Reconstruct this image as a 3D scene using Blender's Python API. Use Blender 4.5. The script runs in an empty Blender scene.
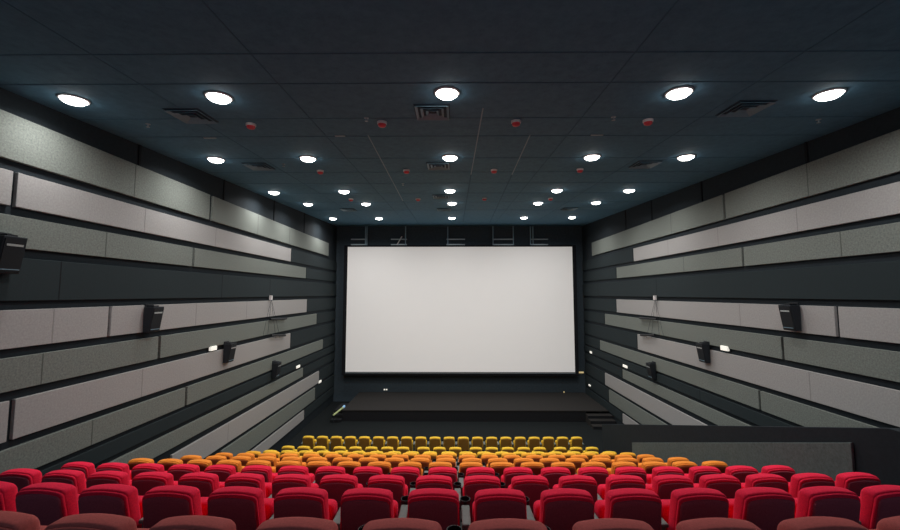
import bpy, bmesh, math, random
from mathutils import Vector, Matrix, Euler

random.seed(7)
scene = bpy.context.scene
COL = scene.collection
PI = math.pi

# ------------------------------------------------------------------ camera, world, exposure
EYE = 6.85                       # camera height above the floor in front of the stage
F = 390.0                        # focal length in pixels of the 900 px wide frame
PITCH = math.radians(4.25)
YAW = math.radians(0.44)
cd = bpy.data.cameras.new('camera')
cam = bpy.data.objects.new('camera', cd)
COL.objects.link(cam)
cd.sensor_width = 36.0
cd.lens = 36.0 * F / 900.0
cd.clip_end = 200
cam.location = (0, 0, EYE)
cam.rotation_euler = Euler((PI / 2 + PITCH, 0, YAW), 'XYZ')
scene.camera = cam
CR = cam.rotation_euler.to_matrix()
RIGHT, UP, FWD = CR @ Vector((1, 0, 0)), CR @ Vector((0, 1, 0)), CR @ Vector((0, 0, -1))

world = bpy.data.worlds.new('world')
scene.world = world
world.use_nodes = True
world.node_tree.nodes['Background'].inputs[0].default_value = (0.55, 0.82, 1.0, 1)
world.node_tree.nodes['Background'].inputs[1].default_value = 0.30  # bluish ambient fill added through the open rear; no real source there

scene.view_settings.view_transform = 'Standard'
scene.view_settings.look = 'None'
scene.view_settings.exposure = 0.0
scene.view_settings.gamma = 1.0
scene.view_settings.use_curve_mapping = False
scene.cycles.max_bounces = 6
scene.cycles.sample_clamp_indirect = 4.0
LAMP_W = 52.0
DIFFUSER = 14.0
SCREEN_FILL = 0.27  # emission added to the blank screen in place of light falling on it


# ------------------------------------------------------------------ geometry from the photograph
def ray(px, py):
    return (RIGHT * (px - 450) / F + UP * (265 - py) / F + FWD)


def on_x(px, py, X):
    d = ray(px, py)
    return cam.location + d * (X / d.x)


def on_y(px, py, Y):
    d = ray(px, py)
    return cam.location + d * (Y / d.y)


def y_at(px, X, h):
    """distance along the room at which the point (X, ?, eye + h) shows at column px"""
    u = (px - 450) / F
    a = Vector((X, 0, h))
    # (a + Y*j).R = u (a + Y*j).F
    return (u * a.dot(FWD) - a.dot(RIGHT)) / (RIGHT.y - u * FWD.y)


CEIL0, CEILS = 3.17, 0.05
CEIL_TILT = math.atan(CEILS)


def ceil_h(Y):
    return EYE + CEIL0 + CEILS * Y


def on_ceiling(px, py):
    d = ray(px, py)
    t = CEIL0 / (d.z - CEILS * d.y)
    return cam.location + d * t


# ------------------------------------------------------------------ materials
def mat(name, color, rough=0.7, metal=0.0, noise=None, bump=None, emit=None, spec=0.3, sheen=0.0):
    m = bpy.data.materials.new(name)
    m.use_nodes = True
    nt = m.node_tree
    b = nt.nodes['Principled BSDF']
    b.inputs['Base Color'].default_value = (*color, 1)
    b.inputs['Roughness'].default_value = rough
    b.inputs['Metallic'].default_value = metal
    b.inputs['Specular IOR Level'].default_value = spec
    if sheen:
        b.inputs['Sheen Weight'].default_value = sheen
        b.inputs['Sheen Roughness'].default_value = 0.4
        b.inputs['Sheen Tint'].default_value = (*[min(1, c * 1.5 + .05) for c in color], 1)
    tc = nt.nodes.new('ShaderNodeTexCoord')
    if noise:
        scale, amt = noise
        n = nt.nodes.new('ShaderNodeTexNoise')
        n.inputs['Scale'].default_value = scale
        n.inputs['Detail'].default_value = 5
        n.inputs['Roughness'].default_value = 0.75
        nt.links.new(tc.outputs['Object'], n.inputs['Vector'])
        r = nt.nodes.new('ShaderNodeMapRange')
        r.inputs['From Min'].default_value = 0.3
        r.inputs['From Max'].default_value = 0.7
        r.inputs['To Min'].default_value = 1 - amt
        r.inputs['To Max'].default_value = 1 + amt
        nt.links.new(n.outputs['Fac'], r.inputs['Value'])
        v = nt.nodes.new('ShaderNodeVectorMath')
        v.operation = 'SCALE'
        v.inputs[0].default_value = color
        nt.links.new(r.outputs['Result'], v.inputs['Scale'])
        nt.links.new(v.outputs['Vector'], b.inputs['Base Color'])
    if bump:
        scale, strength, dist = bump
        n2 = nt.nodes.new('ShaderNodeTexNoise')
        n2.inputs['Scale'].default_value = scale
        n2.inputs['Detail'].default_value = 3
        nt.links.new(tc.outputs['Object'], n2.inputs['Vector'])
        bp = nt.nodes.new('ShaderNodeBump')
        bp.inputs['Strength'].default_value = strength
        bp.inputs['Distance'].default_value = dist
        nt.links.new(n2.outputs['Fac'], bp.inputs['Height'])
        nt.links.new(bp.outputs['Normal'], b.inputs['Normal'])
    if emit:
        ec, es = emit
        b.inputs['Emission Color'].default_value = (*ec, 1)
        b.inputs['Emission Strength'].default_value = es
    return m


M = {
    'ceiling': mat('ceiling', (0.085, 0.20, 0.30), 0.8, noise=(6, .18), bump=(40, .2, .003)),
    'wall': mat('dark_wall', (0.014, 0.021, 0.027), 0.9, noise=(14, .2)),
    'front_wall': mat('front_wall', (0.045, 0.064, 0.080), 0.9, noise=(10, .25)),
    'carpet': mat('carpet', (0.014, 0.017, 0.018), 0.95, spec=.1, noise=(18, .35), bump=(120, .5, .005)),
    'tier_carpet': mat('tier_carpet', (0.03, 0.034, 0.034), 0.95, spec=.1, noise=(25, .3)),
    'stage': mat('stage_carpet', (0.034, 0.032, 0.031), 0.95, spec=.15, noise=(30, .35), bump=(120, .5, .005)),
    'stage_face': mat('stage_face', (0.012, 0.013, 0.016), 0.8, noise=(20, .2)),
    'panel_pale': mat('pale_felt', (0.37, 0.362, 0.358), 0.95, noise=(28, .16), bump=(150, .4, .003)),
    'panel_grey': mat('grey_felt', (0.185, 0.205, 0.188), 0.95, noise=(28, .34), bump=(150, .4, .003)),
    'panel_green': mat('green_grey_felt', (0.105, 0.135, 0.132), 0.95, noise=(28, .3), bump=(150, .4, .003)),
    'panel_dark': mat('dark_felt', (0.020, 0.030, 0.034), 0.95, noise=(55, .18)),
    'seam_pale': mat('pale_felt_joint', (0.28, 0.273, 0.268), 0.9, noise=(30, .1)),
    'seam_grey': mat('grey_felt_joint', (0.10, 0.11, 0.10), 0.9, noise=(30, .1)),
    'screen': mat('screen_white', (0.68, 0.67, 0.665), 0.9, noise=(.35, .012), emit=((1.0, 0.97, 0.93), SCREEN_FILL)),
    'mask': mat('screen_masking', (0.008, 0.009, 0.012), 0.95, noise=(20, .2)),
    'black_plastic': mat('black_plastic', (0.012, 0.014, 0.018), 0.45, noise=(30, .15)),
    'speaker': mat('speaker_grey', (0.016, 0.020, 0.026), 0.55, noise=(60, .3)),
    'speaker_badge': mat('speaker_badge', (0.65, 0.68, 0.68), 0.3, metal=.6, noise=(30, .1)),
    'metal': mat('grey_metal', (0.34, 0.40, 0.44), 0.4, metal=.3, noise=(30, .1)),
    'dark_metal': mat('dark_metal', (0.035, 0.042, 0.05), 0.5, metal=.5, noise=(30, .1)),
    'arm_grey': mat('armrest_grey', (0.16, 0.185, 0.175), 0.6, noise=(60, .15)),
    'arm_dark': mat('armrest_panel', (0.045, 0.05, 0.05), 0.7, noise=(60, .15)),
    'red_plastic': mat('red_plastic', (0.65, 0.06, 0.08), 0.4, noise=(30, .1)),
    'white_plastic': mat('white_plastic', (0.75, 0.72, 0.72), 0.4, noise=(30, .05)),
    'vent': mat('vent_metal', (0.22, 0.34, 0.42), 0.5, metal=.1, noise=(30, .1)),
    'vent_dark': mat('vent_recess', (0.04, 0.07, 0.10), 0.8, noise=(30, .1)),
    'ceiling_seam': mat('ceiling_seam', (0.066, 0.155, 0.23), 0.9, noise=(30, .1)),
    'ceiling_track': mat('ceiling_track', (0.26, 0.38, 0.48), 0.6, noise=(30, .1)),
    'diffuser': mat('lamp_diffuser', (0.9, 0.9, 0.9), 0.4, emit=((1.0, 0.98, 0.93), DIFFUSER)),
    'small_lamp': mat('small_lamp', (0.8, 0.8, 0.75), 0.4, emit=((1.0, 0.96, 0.85), 0.6)),
    'yellow_lamp': mat('yellow_lamp', (0.8, 0.7, 0.4), 0.4, emit=((1.0, 0.75, 0.35), 0.35)),
    'green_lamp': mat('green_lamp', (0.45, 0.5, 0.25), 0.4, noise=(6, .4), emit=((0.6, 0.75, 0.3), 0.10)),
    'blue_lamp': mat('blue_lamp', (0.3, 0.5, 0.7), 0.4, emit=((0.3, 0.6, 1.0), 0.35)),
}


def fabric(name, c):
    return mat(name, c, 0.9, noise=(70, .16), bump=(220, .5, .003), spec=.15, sheen=.25)


FAB = {
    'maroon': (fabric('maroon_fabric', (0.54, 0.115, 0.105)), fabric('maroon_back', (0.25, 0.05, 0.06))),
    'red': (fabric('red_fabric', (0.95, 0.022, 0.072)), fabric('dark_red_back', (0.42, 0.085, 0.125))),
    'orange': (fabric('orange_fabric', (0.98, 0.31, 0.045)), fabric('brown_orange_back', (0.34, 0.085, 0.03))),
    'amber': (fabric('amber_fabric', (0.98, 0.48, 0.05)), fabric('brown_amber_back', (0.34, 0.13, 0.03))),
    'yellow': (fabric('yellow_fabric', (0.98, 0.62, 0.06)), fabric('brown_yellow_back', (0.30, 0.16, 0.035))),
}


# ------------------------------------------------------------------ mesh helpers
def new_obj(name, bm, material, parent=None, smooth=False, bevel=None, loc=None, rot=None):
    bmesh.ops.recalc_face_normals(bm, faces=bm.faces[:])
    me = bpy.data.meshes.new(name)
    bm.to_mesh(me)
    bm.free()
    me.materials.append(material)
    if smooth:
        for p in me.polygons:
            p.use_smooth = True
    o = bpy.data.objects.new(name, me)
    COL.objects.link(o)
    if parent:
        o.parent = parent
    if loc is not None:
        o.location = loc
    if rot is not None:
        o.rotation_euler = rot
    if bevel:
        md = o.modifiers.new('bevel', 'BEVEL')
        md.width = bevel
        md.segments = 2
        md.limit_method = 'ANGLE'
    return o


def tag(o, label=None, cat=None, group=None, kind=None):
    if label:
        o['label'] = label
    if cat:
        o['category'] = cat
    if group:
        o['group'] = group
    if kind:
        o['kind'] = kind
    return o


def empty(name, loc=(0, 0, 0), rot=(0, 0, 0)):
    o = bpy.data.objects.new(name, None)
    COL.objects.link(o)
    o.location = loc
    o.rotation_euler = rot
    o.empty_display_size = .1
    return o


def box(bm, x0, x1, y0, y1, z0, z1):
    vs = [bm.verts.new((x, y, z)) for x in (x0, x1) for y in (y0, y1) for z in (z0, z1)]
    for f in ((0, 1, 3, 2), (4, 6, 7, 5), (0, 4, 5, 1), (2, 3, 7, 6), (0, 2, 6, 4), (1, 5, 7, 3)):
        bm.faces.new([vs[i] for i in f])
    return vs


def prism(bm, pts, axis, a, b):
    """polygon pts in the plane across `axis`, extruded from a to b"""
    def P(p, t):
        return {'x': (t, p[0], p[1]), 'y': (p[0], t, p[1]), 'z': (p[0], p[1], t)}[axis]
    A = [bm.verts.new(P(p, a)) for p in pts]
    B = [bm.verts.new(P(p, b)) for p in pts]
    n = len(pts)
    bm.faces.new(A)
    bm.faces.new(B[::-1])
    for i in range(n):
        bm.faces.new((A[i], B[i], B[(i + 1) % n], A[(i + 1) % n]))


def lathe(bm, prof, seg=24, cx=0, cy=0):
    rings = []
    for r, z in prof:
        if r < 1e-6:
            rings.append([bm.verts.new((cx, cy, z))])
        else:
            rings.append([bm.verts.new((cx + r * math.cos(2 * PI * k / seg), cy + r * math.sin(2 * PI * k / seg), z)) for k in range(seg)])
    for a, b in zip(rings, rings[1:]):
        for k in range(seg):
            k2 = (k + 1) % seg
            if len(a) == 1 and len(b) == 1:
                continue
            if len(a) == 1:
                bm.faces.new((a[0], b[k], b[k2]))
            elif len(b) == 1:
                bm.faces.new((a[k], b[0], a[k2]))
            else:
                bm.faces.new((a[k], b[k], b[k2], a[k2]))


def tube(bm, p0, p1, r, seg=8):
    p0, p1 = Vector(p0), Vector(p1)
    d = (p1 - p0).normalized()
    a = d.orthogonal().normalized()
    b = d.cross(a)
    A = [bm.verts.new(p0 + (a * math.cos(2 * PI * k / seg) + b * math.sin(2 * PI * k / seg)) * r) for k in range(seg)]
    B = [bm.verts.new(p1 + (a * math.cos(2 * PI * k / seg) + b * math.sin(2 * PI * k / seg)) * r) for k in range(seg)]
    bm.faces.new(A[::-1])
    bm.faces.new(B)
    for k in range(seg):
        bm.faces.new((A[k], A[(k + 1) % seg], B[(k + 1) % seg], B[k]))


def outline(w_bot, w_top, z0, z1, rad_t, rad_b, dome, n=6, m=8):
    """closed outline in XZ of a cushion: rounded corners and a domed top edge"""
    pts = []
    for (sx, w, z, r, a0) in ((1, w_bot, z0, rad_b, -PI / 2), (1, w_top, z1, rad_t, 0)):
        for k in range(n + 1):
            a = a0 + PI / 2 * k / n
            zc = z + r if z == z0 else z - r
            pts.append((w / 2 - r + r * math.cos(a), zc + r * math.sin(a)))
    x_in = w_top / 2 - rad_t
    for k in range(1, m):
        pts.append((x_in - 2 * x_in * k / m, z1))
    for (w, z, r, a0) in ((w_top, z1, rad_t, PI / 2), (w_bot, z0, rad_b, PI)):
        for k in range(n + 1):
            a = a0 + PI / 2 * k / n
            zc = z + r if z == z0 else z - r
            pts.append((-(w / 2 - r) + r * math.cos(a), zc + r * math.sin(a)))
    zm = (z0 + z1) / 2
    out = []
    for x, z in pts:
        k = max(0, (z - zm) / (z1 - zm))
        out.append((x, z - dome * k * (x / (w_top / 2)) ** 2))
    return out


def slab(bm, pts, rings, shear=None):
    """rings: (y, inset); a soft slab built by stacking inset copies of the outline"""
    cx = sum(p[0] for p in pts) / len(pts)
    cz = (min(p[1] for p in pts) + max(p[1] for p in pts)) / 2
    hw = max(abs(p[0] - cx) for p in pts)
    hh = max(abs(p[1] - cz) for p in pts)
    R = []
    for y, ins in rings:
        ring = []
        for x, z in pts:
            X = cx + (x - cx) * (1 - ins / hw)
            Z = cz + (z - cz) * (1 - ins / hh)
            Y = y + (shear(Z) if shear else 0)
            ring.append(bm.verts.new((X, Y, Z)))
        R.append(ring)
    n = len(pts)
    for a, b in zip(R, R[1:]):
        for k in range(n):
            bm.faces.new((a[k], a[(k + 1) % n], b[(k + 1) % n], b[k]))
    bm.faces.new(R[0][::-1])
    bm.faces.new(R[-1])


# ------------------------------------------------------------------ room shell
XL, XR, YF, YB = -7.65, 8.46, 25.4, -3.0

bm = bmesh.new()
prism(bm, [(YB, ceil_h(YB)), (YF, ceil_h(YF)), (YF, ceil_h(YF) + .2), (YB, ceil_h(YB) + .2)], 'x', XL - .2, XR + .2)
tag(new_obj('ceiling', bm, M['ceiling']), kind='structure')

bm = bmesh.new()
box(bm, XL - .2, XL, YB, YF, -.2, ceil_h(YF))
tag(new_obj('wall_left', bm, M['wall']), kind='structure')
bm = bmesh.new()
box(bm, XR, XR + .2, YB, YF, -.2, ceil_h(YF))
tag(new_obj('wall_right', bm, M['wall']), kind='structure')
bm = bmesh.new()
box(bm, XL - .2, XR + .2, YF, YF + .2, -.2, ceil_h(YF) + .2)
tag(new_obj('wall_front', bm, M['front_wall']), kind='structure')

# seating rows, read off the photograph: seat spacing in pixels, pixel row of the seat tops, colour, x offset
ROWS = []
for pitch_px, top_px, colour, xo in (
        (106, 521, 'maroon', -.15), (66.4, 489.6, 'red', -.04), (47.7, 475.9, 'red', -.10), (37.55, 467.4, 'red', -.03),
        (30.6, 462.2, 'orange', -.11), (25.9, 458.1, 'orange', -.03), (22.4, 455, 'orange', -.085), (19.85, 452.9, 'amber', .02),
        (17.95, 451.6, 'yellow', -.03), (15.95, 447.1, 'yellow', 0.0), (14.15, 436.8, 'yellow', -.03)):
    d_ = F * .58 / pitch_px
    v_ = (265 - top_px) / F * d_
    ROWS.append((d_ * math.cos(PITCH) - v_ * math.sin(PITCH), -(d_ * math.sin(PITCH) + v_ * math.cos(PITCH)), colour, xo))
SEAT_H = 1.0
XP = 5.60                         # parapet between the seats and the right-hand aisle

# stepped floor under the seats
steps = [(YB, EYE - 1.74)]
for (yr, h, c, xo) in ROWS:
    steps.append((yr - .17, EYE - h - SEAT_H))
prof = []
for i, (y, z) in enumerate(steps):
    z = max(z, 0.0)
    if i:
        prof.append((y, prof[-1][1]))
    prof.append((y, z))
prof.append((YF, 0.0))
prof += [(YF, -.2), (YB, -.2)]
bm = bmesh.new()
prism(bm, prof, 'x', XL, XP + .02)
box(bm, XP + .02, XR, YB, YF, -.2, 0)
tag(new_obj('floor', bm, M['tier_carpet']), kind='structure')

# half-height steps in the left-hand aisle
bm = bmesh.new()
for i in range(1, len(steps)):
    y, z = steps[i]
    zp = steps[i - 1][1]
    if zp - z > .3:
        box(bm, XL, -6.32, y, y + .38, z, (z + zp) / 2)
tag(new_obj('trim_1', bm, M['tier_carpet']), kind='structure')

# carpet in front of the stage
bm = bmesh.new()
box(bm, XL, XR, ROWS[-1][0] + .9, YF, 0, .012)
tag(new_obj('floor_front', bm, M['carpet']), kind='structure')

# parapet wall on the right: flat top running down with the seats
pA = on_x(888, 428, XP)
pB = on_x(602, 424, XP)
bm = bmesh.new()
prism(bm, [(YB, 0), (pB.y, 0), (pB.y, pB.z), (pA.y, pA.z), (YB, pA.z)], 'x', XP, XP + .16)
tag(new_obj('wall_parapet', bm, M['wall'], bevel=.01), kind='structure')
# grey felt panel on it, top edge parallel to the slope
qA = on_x(851, 442.5, XP - .04)
qB = on_x(632, 442.5, XP - .04)
bm = bmesh.new()
prism(bm, [(qB.y, qB.z - .95), (qB.y, qB.z), (qA.y, qA.z), (qA.y, qA.z - .95)], 'x', XP - .044, XP - .004)
tag(new_obj('acoustic_panel', bm, M['panel_green'], bevel=.008),
    'long sloping grey felt panel on the low parapet wall right of the seats', 'wall panel')

# ceiling seams and tracks
k = 2


def ceil_strip(x0, x1, y0, y1, m, t=.006):
    global k
    bm = bmesh.new()
    prism(bm, [(y0, ceil_h(y0) - t), (y1, ceil_h(y1) - t), (y1, ceil_h(y1) + .02), (y0, ceil_h(y0) + .02)], 'x', x0, x1)
    tag(new_obj('trim_%d' % k, bm, m), kind='structure')
    k += 1


for (ax, ay, bx_, by_, light) in ((368, 135, 403, 201, 1), (530, 135, 512, 174.5, 1), (483, 108, 471, 174.5, 1),
                                  (403, 201, 419, 224, 0), (512, 174.5, 490, 222, 0), (471, 174.5, 463, 222, 0)):
    a, b = on_ceiling(ax, ay), on_ceiling(bx_, by_)
    bm = bmesh.new()
    w = .012 if light else .02
    for s in (-1, 1):
        pass
    vs = []
    for p in (a, b):
        for dx in (-w, w):
            for dz in (-.008, .02):
                vs.append(bm.verts.new((p.x + dx, p.y, ceil_h(p.y) + dz)))
    for f in ((0, 1, 3, 2), (4, 6, 7, 5), (0, 4, 5, 1), (2, 3, 7, 6), (0, 2, 6, 4), (1, 5, 7, 3)):
        bm.faces.new([vs[i] for i in f])
    tag(new_obj('trim_%d' % k, bm, M['ceiling_track'] if light else M['ceiling_seam']), kind='structure')
    k += 1
for X in (-5.2, -2.9, 2.6, 5.0):
    ceil_strip(X - .009, X + .009, 2.0, YF, M['ceiling_seam'])
for py in (53, 83, 118, 136, 158, 172, 183, 193, 202, 210):
    p = on_ceiling(450, py)
    ceil_strip(XL, XR, p.y - .010, p.y + .010, M['ceiling_seam'])
for (ax, ay, bx_) in ((204, 137.5, 216), (335, 135.5, 345), (591, 134.5, 603)):
    a, b = on_ceiling(ax, ay), on_ceiling(bx_, ay)
    ceil_strip(a.x, b.x, a.y - .03, a.y + .03, M['metal'], t=.02)

# upright battens on the dark wall band above the panels
for X, pxs in ((XL, (139, 223.6, 273.8, 304)), (XR, (807, 702, 652, 626))):
    for px in pxs:
        y = y_at(px, X, 3.3)
        bm = bmesh.new()
        s = 1 if X < 0 else -1
        box(bm, min(X, X + .025 * s), max(X, X + .025 * s), y - .03, y + .03, EYE + 3.09, ceil_h(y))
        tag(new_obj('trim_%d' % k, bm, M['mask']), kind='structure')
        k += 1

# ------------------------------------------------------------------ acoustic panels on the side walls
ORD = ['top', 'second', 'third', 'fourth', 'fifth', 'sixth', 'seventh', 'eighth', 'ninth', 'tenth', 'eleventh', 'twelfth', 'lowest']
HS = {'A': (3.09, 2.30), 'B': (2.11, 1.51), 'C': (1.35, .80), 'D': (.63, -.12), 'E': (-.275, -.933), 'F': (-1.09, -1.66),
      'G': (-1.82, -2.50), 'H': (-2.64, -3.16), 'I': (-3.26, -3.60), 'J': (-3.72, -4.15), 'K': (-4.34, -4.99),
      'L': (-5.13, -5.78), 'M': (-5.9, -6.35)}
KIND = {'A': 'grey', 'B': 'pale', 'C': 'grey', 'D': 'dark', 'E': 'pale', 'F': 'grey', 'G': 'pale', 'H': 'grey', 'I': 'dark',
        'J': 'grey', 'K': 'pale', 'L': 'grey', 'M': 'pale'}
NEAR, FAR = 'near', 'far'
# row: list of (px towards the camera, px towards the screen, seams); None = runs out of the frame / to the corner
LEFT = {
    'A': [(None, 209.8, (135,)), (212.8, 328.7, (258, 289.6))],
    'B': [(None, 12, ()), (17, 291, (145, 215.7))],
    'C': [(None, 192.4, (106,)), (194.6, 306, ())],
    'D': [(None, FAR, (60, 222, 270))],
    'E': [(None, 108, (53,)), (111, 306.8, (196, 246.6))],
    'F': [(None, 158, (42,)), (160.6, 316.6, ())],
    'G': [(None, 8, ()), (14, 290.3, (142,))],
    'H': [(None, 185, (92,)), (187.3, 322.9, ())],
    'I': [(None, FAR, (270,))],
    'J': [(None, 303, ())],
    'K': [(171.7, 319, (228,))],
    'L': [(221.3, 315, ())],
    'M': [(250, 304, ())],
}
RIGHTW = {
    'A': [(None, 725.2, (807.6,)), (723, 591.8, (671,))],
    'B': [(None, 633.5, (797, 718, 668))],
    'C': [(None, 743.8, (841,)), (741.7, 616.6, (683.7,))],
    'D': [(None, FAR, (656.5, 598))],
    'E': [(None, 839, ()), (835, 616.6, (740,))],
    'F': [(None, 784, ()), (781.4, 605, ())],
    'G': [(None, 637.6, (810,))],
    'H': [(None, 760.8, ()), (758.7, 600, ())],
    'I': [(None, FAR, (700,))],
    'J': [(None, 622.6, ())],
    'K': [(None, 605, ())],
    'L': [(None, 609, ())],
    'M': [(700, 622.6, ())],
}


def floor_under(y):
    z = steps[0][1]
    for (ys, zs) in steps:
        if y >= ys:
            z = zs
    return max(z, 0) if y < 16.3 else 0


def wall_panel(X, row, y0, y1, kind, label, group, seams=(), thick=.07):
    s = 1 if X < 0 else -1
    ht, hb = HS[row]
    zt, zb = EYE + ht, EYE + hb
    zm = (zt + zb) / 2
    root = empty('acoustic_panel', (X + .003 * s, (y0 + y1) / 2, zm))
    tag(root, label, 'wall panel', group)
    hy, hz = (y1 - y0) / 2, (zt - zb) / 2
    bm = bmesh.new()
    box(bm, 0 if s > 0 else -thick, thick if s > 0 else 0, -hy, hy, -hz, hz)
    new_obj('felt_face', bm, M['panel_' + kind], root, bevel=.008)
    if seams:
        for px in seams:
            y = y_at(px, X + s * thick, (ht + hb) / 2) - (y0 + y1) / 2
            if -hy < y < hy:
                bm = bmesh.new()
                a, b = s * (thick - .004), s * (thick + .002)
                box(bm, min(a, b), max(a, b), y - .011, y + .011, -hz + .004, hz - .004)
                new_obj('seam', bm, M['seam_' + kind] if kind != 'dark' else M['mask'], root)


for X, table, side in ((XL, LEFT, 'left'), (XR, RIGHTW, 'right')):
    xs = X + (.07 if X < 0 else -.07)
    for i, (row, segs) in enumerate(table.items()):
        ht, hb = HS[row]
        kd = KIND[row]
        word = {'pale': 'pale', 'grey': 'grey', 'dark': 'blackish'}[kd]
        for j, (pa, pb, seams) in enumerate(segs):
            hm = (ht + hb) / 2
            y0 = y_at(pa, xs, hm) if pa is not None else (0.0 if i < 8 else 3.0)
            if X > 0 and pa is None and i >= 8:
                y0 = 6.0
            y1 = YF - .05 if pb == FAR else y_at(pb, xs, hm)
            # never below the floor of the stepped aisle
            if side == 'left':
                y = y0
                while floor_under(y) > EYE + hb and y < y1:
                    y += .1
                y0 = y
            if len(segs) == 1:
                where = 'one long strip'
            else:
                where = 'piece nearer camera' if j == 0 else 'piece nearer screen'
            lab = '%s felt strip on %s wall, %s row down, %s' % (word, side, ORD[i], where)
            if y1 > y0 + .1:
                wall_panel(X, row, y0, y1, kd, lab, 'acoustic strips on the %s wall' % side, seams)
        # dark end panels between the last light strip and the corner
        if kd != 'dark' and row != 'A':
            ya = y_at(segs[-1][1], xs, (ht + hb) / 2) + .12
            yb = YF - .05
            if yb - ya > .3:
                lab = 'short blackish panel by screen corner of %s wall, %s row down' % (side, ORD[i])
                wall_panel(X, row, ya, yb, 'dark', lab, 'dark corner panels of the %s wall' % side, (), thick=.05)

# ------------------------------------------------------------------ screen, masking, stage
YS = 24.9
tl, tr, bl, br = on_y(347.6, 247, YS), on_y(572.3, 246.6, YS), on_y(345.6, 372, YS), on_y(575, 372, YS)
sx0, sx1 = (tl.x + bl.x) / 2, (tr.x + br.x) / 2
sz0, sz1 = (bl.z + br.z) / 2, (tl.z + tr.z) / 2
root = empty('cinema_screen', ((sx0 + sx1) / 2, YS, sz0))
tag(root, 'huge blank white projection screen on the end wall above the stage', 'screen')
hw, hh = (sx1 - sx0) / 2, sz1 - sz0
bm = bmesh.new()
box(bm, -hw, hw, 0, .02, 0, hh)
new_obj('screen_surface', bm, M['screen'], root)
bm = bmesh.new()
for (a, b, c, d) in ((-hw - .22, -hw, -.2, hh + .1), (hw, hw + .22, -.2, hh + .1), (-hw, hw, -.2, 0), (-hw, hw, hh, hh + .1)):
    box(bm, a, b, -.03, .06, c, d)
new_obj('masking_frame', bm, M['mask'], root)
bm = bmesh.new()
box(bm, -hw, hw, .02, .06, 0, hh)
new_obj('screen_backing', bm, M['mask'], root)
bm = bmesh.new()
for t in (-.8, -.4, 0, .4, .8):
    box(bm, t * hw - .06, t * hw + .06, .06, .59, .1, hh - .4)
new_obj('wall_bracket', bm, M['dark_metal'], root)
bm = bmesh.new()
box(bm, -hw, hw, -.05, -.03, -.07, -.03)
new_obj('bottom_rail', bm, M['metal'], root)

# trussing above the screen, hung from the ceiling
for n, (pa, pb, ups, diag) in enumerate((
        (351, 366.5, (365.5, 385 - 18), None), (391, 407, (405.5,), ((397, 245), (402, 236.6))),
        (446.5, 465, (447.8,), None), (492.5, 514, (493, 513.3), None), (530, 548, (530.5, 533), None))):
    YT = 25.2
    a1, b1 = on_y(pa, 239.3, YT), on_y(pb, 239.3, YT)
    a2 = on_y(pa, 244.6, YT)
    root = empty('truss_frame', ((a1.x + b1.x) / 2, YT, a1.z))
    cx = root.location.x
    word = ['leftmost, near the left end of the screen', 'second from the left, with a slanted brace', 'middle one above the screen centre',
            'second from the right', 'rightmost, near the right end of the screen'][n]
    tag(root, 'small grey metal frame above the screen top, ' + word, 'metal frame', 'metal frames above the screen')
    for zz in (0, a2.z - a1.z):
        bm = bmesh.new()
        box(bm, a1.x - cx, b1.x - cx, -.03, .03, zz - .035, zz + .035)
        new_obj('rail', bm, M['metal'], root)
    for px in ups:
        p = on_y(px, 240, YT)
        bm = bmesh.new()
        box(bm, p.x - cx - .028, p.x - cx + .028, -.05, .05, a2.z - a1.z - .08, ceil_h(YT) - a1.z - 0.01)
        new_obj('upright', bm, M['vent'], root)
    if diag:
        p, q = on_y(*diag[0], YT), on_y(*diag[1], YT)
        bm = bmesh.new()
        tube(bm, (p.x - cx, -.05, p.z - a1.z), (q.x - cx, -.05, q.z - a1.z), .035)
        new_obj('brace', bm, M['white_plastic'], root)

# stage
ST_H = .60
STY0, STY1 = 21.5, YF - .01
sl, sr = -5.98, XR - .12
root = empty('stage', ((sl + sr) / 2, (STY0 + STY1) / 2, 0.012))
tag(root, 'low black carpeted stage platform under the big screen', 'stage')
cx, cy = root.location.x, root.location.y
bm = bmesh.new()
box(bm, sl - cx, sr - cx, STY0 - cy, STY1 - cy, .54, ST_H)
new_obj('stage_top', bm, M['stage'], root, bevel=.01)
bm = bmesh.new()
box(bm, sl - cx, 7.15 - cx, STY0 + .03 - cy, STY1 - cy, 0, .54)
new_obj('stage_body', bm, M['stage_face'], root)
# right-hand steps in front of the stage
root = empty('stage_steps', (7.7, STY0, 0.012))
tag(root, 'dark carpeted steps up to the right end of the stage', 'steps')
for i in range(3):
    bm = bmesh.new()
    box(bm, -.6, .7, -.38 * (3 - i), -.38 * (2 - i), 0, .15 * (i + 1))
    new_obj('step', bm, M['stage'], root, bevel=.01)
    bm = bmesh.new()
    box(bm, -.6, .7, -.38 * (3 - i) - .012, -.38 * (3 - i), .0, .15 * (i + 1) - .02)
    new_obj('riser', bm, M['stage_face'], root)
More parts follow.
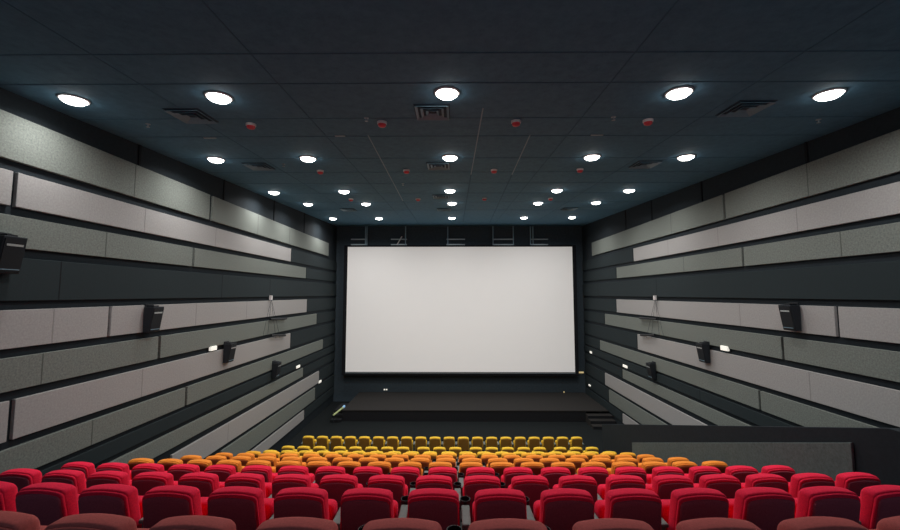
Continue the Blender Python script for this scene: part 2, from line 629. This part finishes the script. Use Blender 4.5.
# left-hand steps with a lit edge strip
root = empty('stage_steps', (-6.25, 22.2, 0.012))
tag(root, 'dark steps at the left end of the stage with a dim greenish edge strip', 'steps')
for i in range(3):
    bm = bmesh.new()
    box(bm, -.30 - .0, .26, -.9 + .34 * i, 1.2, .0 + .15 * i, .15 * (i + 1))
    new_obj('step', bm, M['stage_face'], root, bevel=.01)
a, b = on_x(333.5, 415, -6.25), on_x(343, 407.5, -6.1)
bm = bmesh.new()
tube(bm, (a.x + 6.25, a.y - 22.2, a.z - .012), (b.x + 6.25, b.y - 22.2, b.z - .012), .045)
new_obj('edge_strip', bm, M['green_lamp'], root)
bm = bmesh.new()
tube(bm, (b.x + 6.25, b.y - 22.2, b.z - .012), (b.x + 6.29, b.y - 22.05, b.z + .03), .06)
new_obj('strip_end_lamp', bm, M['blue_lamp'], root)
for t in (0.05, .95):
    c = a.lerp(b, t)
    bm = bmesh.new()
    tube(bm, (c.x + 6.25, c.y - 22.2, .1), (c.x + 6.25, c.y - 22.2, c.z - .05), .02)
    new_obj('strip_post', bm, M['dark_metal'], root)


# ------------------------------------------------------------------ ceiling fittings
CN = Euler((CEIL_TILT, 0, 0)).to_matrix()      # tilts flat fittings to the sloping ceiling
LIGHTS = [
    [(74, 99), (219, 96.5), (447, 92.5), (679, 92), (829, 93.5)],
    [(216, 159), (308, 158), (450, 157), (592, 156.5), (686, 156.5)],
    [(274, 192), (344, 191), (450, 190.3), (557, 190), (629, 190)],
    [(308, 203.7), (366, 203.5), (452, 203), (538, 202.7), (596, 202.2)],
    [(333, 218.2), (379, 218), (452, 217.7), (524, 217.3), (572, 217)]]
rown = ['in the row nearest the camera', 'in the second row from the camera', 'in the third row from the camera',
        'in the fourth row from the camera', 'in the row nearest the screen']
coln = ['leftmost', 'second from the left', 'middle', 'second from the right', 'rightmost']
light_proto = None
POWER = [1.0, .97, 1.0, 1.15, 1.25]          # the rows farther in burn a little brighter


def light_thing(loc, label, power):
    global light_proto
    rot = (CEIL_TILT, 0, 0)
    if light_proto is None:
        root = empty('ceiling_light', loc, rot)
        bm = bmesh.new()
        lathe(bm, [(.185, .0), (.22, .0), (.222, -.01), (.21, -.025), (.185, -.025), (.185, .0)], 40)
        new_obj('trim_ring', bm, M['white_plastic'], root, smooth=False)
        bm = bmesh.new()
        lathe(bm, [(.185, -.004), (.18, -.045), (.14, -.075), (.08, -.092), (0, -.098)], 40)
        new_obj('diffuser', bm, M['diffuser'], root, smooth=True)
        ld = bpy.data.lights.new('lamp_light', 'AREA')
        ld.shape = 'DISK'
        ld.size = .36
        ld.energy = LAMP_W * power
        ld.color = (1.0, .98, .955)
        ld.spread = math.radians(158)
        lo = bpy.data.objects.new('lamp_light', ld)
        COL.objects.link(lo)
        lo.parent = root
        lo.location = (0, 0, -.11)
        light_proto = root
    else:
        root = light_proto.copy()
        COL.objects.link(root)
        root.location = loc
        for ch in light_proto.children:
            c = ch.copy()
            if c.type == 'LIGHT':
                c.data = ch.data.copy()
                c.data.energy = LAMP_W * power
            COL.objects.link(c)
            c.parent = root
    tag(root, label, 'ceiling light', 'round ceiling lights')
    return root


for r, rowl in enumerate(LIGHTS):
    for c, (px, py) in enumerate(rowl):
        p = on_ceiling(px, py)
        light_thing(p, 'round white glowing ceiling light, %s %s' % (coln[c], rown[r]),
                    POWER[r] * (.72 if (r, c) == (0, 0) else 1))

# smoke detectors
SM = [[(251, 124), (382, 122), (516, 121), (648, 120)], [(320.4, 170.6), (406.5, 170), (494, 169.7), (580, 169)],
      [(351, 198.7), (418, 198.5), (484.5, 198), (550.5, 198)]]
proto = None
c4 = ['leftmost', 'second from the left', 'third from the left', 'rightmost']
for r, rowl in enumerate(SM):
    for c, (px, py) in enumerate(rowl):
        p = on_ceiling(px, py)
        if proto is None:
            root = proto = empty('smoke_detector', p, (CEIL_TILT, 0, 0))
            bm = bmesh.new()
            lathe(bm, [(.0, .0), (.10, .0), (.10, -.04), (.085, -.05), (0, -.05)], 24)
            new_obj('base', bm, M['white_plastic'], root, smooth=False)
            bm = bmesh.new()
            lathe(bm, [(.085, -.05), (.08, -.085), (.05, -.105), (0, -.11)], 24)
            new_obj('sensor_cap', bm, M['red_plastic'], root, smooth=True)
        else:
            root = proto.copy()
            COL.objects.link(root)
            root.location = p
            for ch in proto.children:
                d = ch.copy()
                COL.objects.link(d)
                d.parent = root
        tag(root, 'small red and white ceiling smoke detector, %s in %s row' % (c4[c], ['nearest', 'middle', 'farthest'][r]),
            'smoke detector', 'smoke detectors on the ceiling')

# air vents
VENTS = [((432.5, 111.5), 'large square air vent in the ceiling just behind the nearest middle light'),
         ((192, 115.5), 'dark square air vent in the ceiling between the two nearest left lights'),
         ((745, 108), 'dark square air vent in the ceiling between the two nearest right lights'),
         ((438.5, 165.5), 'square ceiling air vent beside the middle light of the second row'),
         ((259, 166), 'faint square ceiling air vent between the second row lights on the left'),
         ((645, 164), 'faint square ceiling air vent between the second row lights on the right'),
         ((441, 196.3), 'square ceiling air vent beside the middle light of the third row'),
         ((444, 209.3), 'small dark ceiling air vent between the two farthest middle lights'),
         ((348.5, 209.5), 'small pale ceiling air vent left of centre near the screen'),
         ((569, 208.7), 'small pale ceiling air vent right of centre near the screen')]
proto = None
for (px, py), lab in VENTS:
    p = on_ceiling(px, py)
    if proto is None:
        root = proto = empty('air_vent', p, (CEIL_TILT, 0, 0))
        bm = bmesh.new()
        box(bm, -.34, .34, -.34, .34, -.008, 0)
        new_obj('backing', bm, M['vent_dark'], root)
        for q, s in enumerate((.32, .22, .12)):
            bm = bmesh.new()
            o_, i_ = s, s - .045
            zt = -.012
            ring = [[(-o_, -o_), (o_, -o_), (o_, o_), (-o_, o_)], [(-i_, -i_), (i_, -i_), (i_, i_), (-i_, i_)]]
            V = [[bm.verts.new((x, y, -.045 if j == 0 else -.012)) for x, y in rr] for j, rr in enumerate(ring)]
            W = [[bm.verts.new((x, y, -.035 if j == 0 else -.004)) for x, y in rr] for j, rr in enumerate(ring)]
            for e in range(4):
                f = (e + 1) % 4
                bm.faces.new((V[0][e], V[0][f], V[1][f], V[1][e]))
                bm.faces.new((W[0][e], W[1][e], W[1][f], W[0][f]))
                bm.faces.new((V[0][e], W[0][e], W[0][f], V[0][f]))
                bm.faces.new((V[1][e], V[1][f], W[1][f], W[1][e]))
            new_obj('louvre_ring', bm, M['vent'], root)
    else:
        root = proto.copy()
        COL.objects.link(root)
        root.location = p
        for ch in proto.children:
            d = ch.copy()
            COL.objects.link(d)
            d.parent = root
    tag(root, lab, 'air vent', 'square air vents in the ceiling')

# sprinklers
proto = None
for (px, py), lab in (((148, 124), 'tiny silver sprinkler on the ceiling near the left wall panels'),
                      ((366.5, 118), 'tiny silver sprinkler on the ceiling left of the nearest smoke detectors'),
                      ((283.5, 164), 'tiny silver sprinkler on the ceiling left of the second row light'),
                      ((403, 183.5), 'tiny silver sprinkler on the ceiling left of centre, farther back'),
                      ((818.5, 119.5), 'tiny silver sprinkler on the ceiling near the right wall panels'),
                      ((613.5, 117), 'tiny silver sprinkler on the ceiling left of the nearest right detector')):
    p = on_ceiling(px, py)
    if proto is None:
        root = proto = empty('sprinkler', p, (CEIL_TILT, 0, 0))
        bm = bmesh.new()
        lathe(bm, [(0, 0), (.05, 0), (.045, -.01), (.015, -.015), (.015, -.06), (0, -.06)], 16)
        new_obj('stem', bm, M['metal'], root)
        bm = bmesh.new()
        lathe(bm, [(0, -.06), (.035, -.06), (.035, -.068), (0, -.068)], 16)
        new_obj('deflector', bm, M['metal'], root)
    else:
        root = proto.copy()
        COL.objects.link(root)
        root.location = p
        for ch in proto.children:
            d = ch.copy()
            COL.objects.link(d)
            d.parent = root
    tag(root, lab, 'sprinkler', 'ceiling sprinklers')


# ------------------------------------------------------------------ surround speakers
def speaker(side, px_wall, py_top, label):
    X = XL + .07 if side < 0 else XR - .07
    s = 1 if side < 0 else -1
    # the camera-facing side panel
    y = y_at(px_wall, X + s * .0, EYE and (294 - py_top) / F * 9)
    p = on_x(px_wall, py_top, X)
    y, zt = p.y, p.z
    root = empty('wall_speaker', (X, y, zt))
    tag(root, label, 'speaker', 'surround speakers on the side walls')
    D1, D2, H, W = .27, .17, .62, .36
    bm = bmesh.new()
    prism(bm, [(s * .03, 0), (s * D1, 0), (s * D2, -H), (s * .03, -H)], 'y', 0, W)
    new_obj('cabinet', bm, M['speaker'], root, bevel=.012)
    dx = (D1 - D2) / H
    bm = bmesh.new()
    prism(bm, [(s * (D1 - .04 * dx + .001), -.04), (s * (D1 - .04 * dx + .014), -.04), (s * (D2 + .014 + .03 * dx), -H + .03),
               (s * (D2 + .001 + .03 * dx), -H + .03)], 'y', .02, W - .02)
    new_obj('grille', bm, M['black_plastic'], root)
    for nm, za, zb, ya, yb, mm in (('front_badge', -.13, -.165, .05, .30, 'speaker_badge'), ('lower_edge_line', -.545, -.56, .04, .32, 'vent')):
        bm = bmesh.new()
        prism(bm, [(s * (D1 + za * dx + .012), za), (s * (D1 + za * dx + .022), za), (s * (D1 + zb * dx + .022), zb), (s * (D1 + zb * dx + .012), zb)], 'y', ya, yb)
        new_obj(nm, bm, M[mm], root)
    bm = bmesh.new()
    box(bm, min(s * .004, s * .2), max(s * .004, s * .2), .1, W - .1, 0, .035)
    box(bm, min(s * .004, s * .03), max(s * .004, s * .03), .05, W - .05, -.4, .07)
    new_obj('wall_bracket', bm, M['black_plastic'], root)


speaker(-1, -12, 235, 'black wedge speaker at the left edge of the photo, high on the left wall')
speaker(-1, 142.7, 307, 'black wedge speaker on pale fifth strip of left wall, casting a shadow')
speaker(-1, 222.8, 344, 'black wedge speaker beside the small white light box on the left wall')
speaker(-1, 271.5, 363, 'faint black speaker low on the left wall, nearest the screen')
speaker(1, 801.5, 305.2, 'black wedge speaker on the pale strip of the right wall, largest on that side')
speaker(1, 710.6, 344, 'black wedge speaker left of the small white light box on the right wall')
speaker(1, 656.5, 364, 'faint black speaker low on the right wall, nearest the screen')


def small_lamp(p, sx, sy, sz, m, label, cat='light'):
    root = empty('wall_lamp', p)
    tag(root, label, cat)
    bm = bmesh.new()
    box(bm, -sx / 2, sx / 2, -sy / 2, sy / 2, -sz / 2, sz / 2)
    new_obj('glowing_cover', bm, m, root, bevel=.01)
    bm = bmesh.new()
    s = 1 if p.x > 0 else -1
    if abs(p.x) > 7:
        box(bm, min(s * sx / 2, s * (sx / 2 + .04)), max(s * sx / 2, s * (sx / 2 + .04)), -sy / 2 - .02, sy / 2 + .02, -sz / 2 - .01, sz / 2 + .01)
    else:
        box(bm, -sx / 2 - .01, sx / 2 + .01, sy / 2, sy / 2 + .03, -sz / 2 - .01, sz / 2 + .01)
    new_obj('back_plate', bm, M['dark_metal'], root)


small_lamp(on_x(213, 348.3, XL + .08), .08, .30, .13, M['small_lamp'], 'small white light box in the gap between strips on the left wall')
small_lamp(on_x(724.8, 348.3, XR - .08), .08, .30, .14, M['small_lamp'], 'small white light box in the gap between strips on the right wall')
small_lamp(on_x(298, 366.6, XL + .08), .06, .4, .12, M['small_lamp'], 'small white light on the left wall above the ninth felt strip')
small_lamp(on_x(320, 381.6, XL + .08), .06, .35, .12, M['small_lamp'], 'small white light by the screen end of the left wall strips')
small_lamp(on_x(625.3, 366.3, XR - .08), .06, .45, .12, M['small_lamp'], 'small white light on the right wall above the ninth felt strip')
small_lamp(on_x(591, 352.3, XR - .08), .06, .3, .12, M['small_lamp'], 'tiny white light on the right wall near the screen edge')
small_lamp(on_x(589.6, 385.3, XR - .08), .06, .25, .09, M['small_lamp'], 'tiny white light low on the right wall beside the stage')
small_lamp(on_y(581.3, 372.4, YF - .05), .30, .05, .10, M['yellow_lamp'], 'small yellowish light at the bottom right corner of the screen')
p = on_y(384.5, 389.6, YF - .05)
small_lamp(p, .10, .05, .08, M['small_lamp'], 'tiny white light above the left part of the stage, left one of a pair')
small_lamp(p + Vector((.14, 0, 0)), .08, .05, .08, M['small_lamp'], 'tiny white light above the left part of the stage, right one of a pair')
small_lamp(on_y(564, 392, YF - .05), .08, .05, .07, M['yellow_lamp'], 'tiny dim light above the right part of the stage')


# rigging: wall hook with fanned cables and bracket arms
def rig(X, px, bars, side):
    s = 1 if X < 0 else -1
    xs = X + s * .15
    top = on_x(px, 298.5, xs)
    root = empty('cable_rig', top + Vector((s * .012, 0, 0)))
    tag(root, 'thin cables fanning from a small hook on the %s wall strips' % side, 'cable rig')
    bm = bmesh.new()
    box(bm, -.06, .03, -.05, .05, -.06, .12)
    new_obj('hook_plate', bm, M['white_plastic'], root)
    bm = bmesh.new()
    for dx in (-16, -7, 8, 16):
        q = on_x(px + dx * .55, 338, xs)
        tube(bm, (0, 0, 0), (q.x - top.x, q.y - top.y, q.z - top.z), .005, 5)
    new_obj('cable', bm, M['dark_metal'], root)
    for (x0, y0, x1, y1) in bars:
        a, b = on_x(x0, y0, xs), on_x(x1, y1, xs)
        bm = bmesh.new()
        tube(bm, (a.x - top.x, a.y - top.y, a.z - top.z), (b.x - top.x, b.y - top.y, b.z - top.z), .045, 8)
        new_obj('bracket_arm', bm, M['black_plastic'], root)


rig(XL, 271, ((270, 319.3, 286, 318.5), (271, 335.3, 285, 335.3)), 'left')
rig(XR, 655.5, ((640, 318, 657, 319), (641, 335.2, 655, 334.8)), 'right')

# ------------------------------------------------------------------ seats
LEAN = math.tan(math.radians(10))


def lean(z):
    return -(z - .45) * LEAN


def make_seat(colour):
    fab, back = FAB[colour]
    root = empty('cinema_chair')
    # padded backrest
    bm = bmesh.new()
    pts = outline(.465, .440, .36, 1.0, .040, .05, .027)
    slab(bm, pts, [(.02, .045), (.022, .018), (.030, .004), (.042, 0), (.11, 0), (.135, .006), (.152, .02), (.158, .05)], lean)
    new_obj('backrest', bm, fab, root, smooth=True)
    # a second, lower ridge that follows the top
    bm = bmesh.new()
    pts = outline(.455, .432, .62, .984, .040, .03, .027)
    slab(bm, pts, [(.002, .014), (.006, .004), (.014, 0), (.03, 0)], lean)
    new_obj('top_piping', bm, fab, root, smooth=True)
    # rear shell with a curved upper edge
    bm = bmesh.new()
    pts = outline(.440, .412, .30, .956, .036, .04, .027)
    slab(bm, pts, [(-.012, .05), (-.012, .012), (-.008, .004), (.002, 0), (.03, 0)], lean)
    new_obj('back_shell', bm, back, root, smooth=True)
    # seat cushion folded up
    bm = bmesh.new()
    pts = outline(.452, .452, .34, .765, .05, .05, .0)
    slab(bm, pts, [(0, .03), (.012, .008), (.03, 0), (.11, 0), (.13, .01), (.14, .04)], lambda z: .235 - (z - .34) * .12)
    new_obj('seat_cushion', bm, fab, root, smooth=True)
    # hinge bar and left-hand armrest
    bm = bmesh.new()
    tube(bm, (-.255, .16, .40), (.255, .16, .40), .022)
    new_obj('hinge_bar', bm, M['dark_metal'], root)
    arm(root, -.29)
    return root


def arm(root, x):
    bm = bmesh.new()
    box(bm, x - .040, x + .040, .03, .36, .655, .69)
    a = new_obj('armrest', bm, M['arm_grey'], root, bevel=.012)
    bm = bmesh.new()
    box(bm, x - .028, x + .028, .06, .34, 0, .66)
    new_obj('side_support', bm, M['arm_grey'], a, bevel=.008)
    bm = bmesh.new()
    lathe(bm, [(0, .62), (.044, .62), (.050, .70), (.051, .712), (.046, .712), (.042, .66), (0, .655)], 20, x, .425)
    new_obj('cup_holder', bm, M['black_plastic'], a, smooth=False)


def copy_tree(src, parent=None):
    c = src.copy()
    COL.objects.link(c)
    if parent:
        c.parent = parent
    for ch in src.children:
        copy_tree(ch, c)
    return c


protos = {}
for c in FAB:
    protos[c] = make_seat(c)
used = set()


def ordinal(n):
    return ['first', 'second', 'third', 'fourth', 'fifth', 'sixth', 'seventh', 'eighth', 'ninth', 'tenth', 'eleventh', 'twelfth',
            'thirteenth', 'fourteenth', 'fifteenth', 'sixteenth', 'seventeenth', 'eighteenth', 'nineteenth', 'twentieth'][n]


ROWW = ['maroon row nearest camera', 'nearest red row', 'middle red row', 'farthest red row',
        'nearest orange row', 'middle orange row', 'farthest orange row', 'amber row beyond orange',
        'nearest yellow row', 'middle yellow row', 'yellow row nearest stage']


def place(colour, x, y, z, rz):
    src = protos[colour]
    if colour not in used:
        used.add(colour)
        root = src
    else:
        root = copy_tree(src)
    root.location = (x, y, z)
    root.rotation_euler = (0, 0, rz)
    return root


for i, (yr, h, colour, xo) in enumerate(ROWS):
    R = 62 + 22 * i
    pitch = .579 if i == 1 else .58
    if i == 9:                       # 19 seats in groups of 3, 5, 3, 5, 3 with small gaps between the groups
        xs, x = [], -6.04
        for gsize in (3, 5, 3, 5, 3):
            for _ in range(gsize):
                xs.append(x)
                x += .58
            x += .162
    else:
        xs = [-.13 + xo + pitch * (k_ - 10) for k_ in range(20)]
    if i < 3:
        lim = 450 / F * yr
        xs = [x for x in xs if -lim * 1.06 - .30 < x < lim * 1.06 + .30]
    z = EYE - h - SEAT_H
    z = max(z, 0.0)

    def in_frame(x_):
        p_ = Vector((x_ - .19 * (1 if x_ > 0 else -1), yr + x_ * x_ / (2 * R), -h))
        return abs(p_.dot(RIGHT) / p_.dot(FWD)) < 450 / F
    vis_ = [k_ for k_, x_ in enumerate(xs) if in_frame(x_)]
    xs = xs[max(0, vis_[0] - 1):vis_[-1] + 2]
    first = sum(1 for x_ in xs if x_ < 0 and not in_frame(x_))
    n = sum(1 for x_ in xs if in_frame(x_))
    for j, x in enumerate(xs, -first):
        sag = x * x / (2 * R)
        root = place(colour, x, yr + sag, z, x / R)
        if j < 0 or j >= n:
            pos = 'seat past %s photo edge' % ('left' if j < 0 else 'right')
        elif j <= n // 2:
            pos = ('leftmost seat' if j == 0 else ordinal(j) + ' seat from the left')
        else:
            q = n - 1 - j
            pos = ('rightmost seat' if q == 0 else ordinal(q) + ' seat from the right')
        cname = {'red': 'red', 'amber': 'amber'}.get(colour, colour)
        tag(root, '%s cinema seat, %s in the %s' % (cname, pos, ROWW[i]), 'cinema seat', ROWW[i] + ' of seats')
        if x == xs[-1] and i > 1:
            # the closing armrest of the row
            before = set(root.children)
            arm(root, .29)
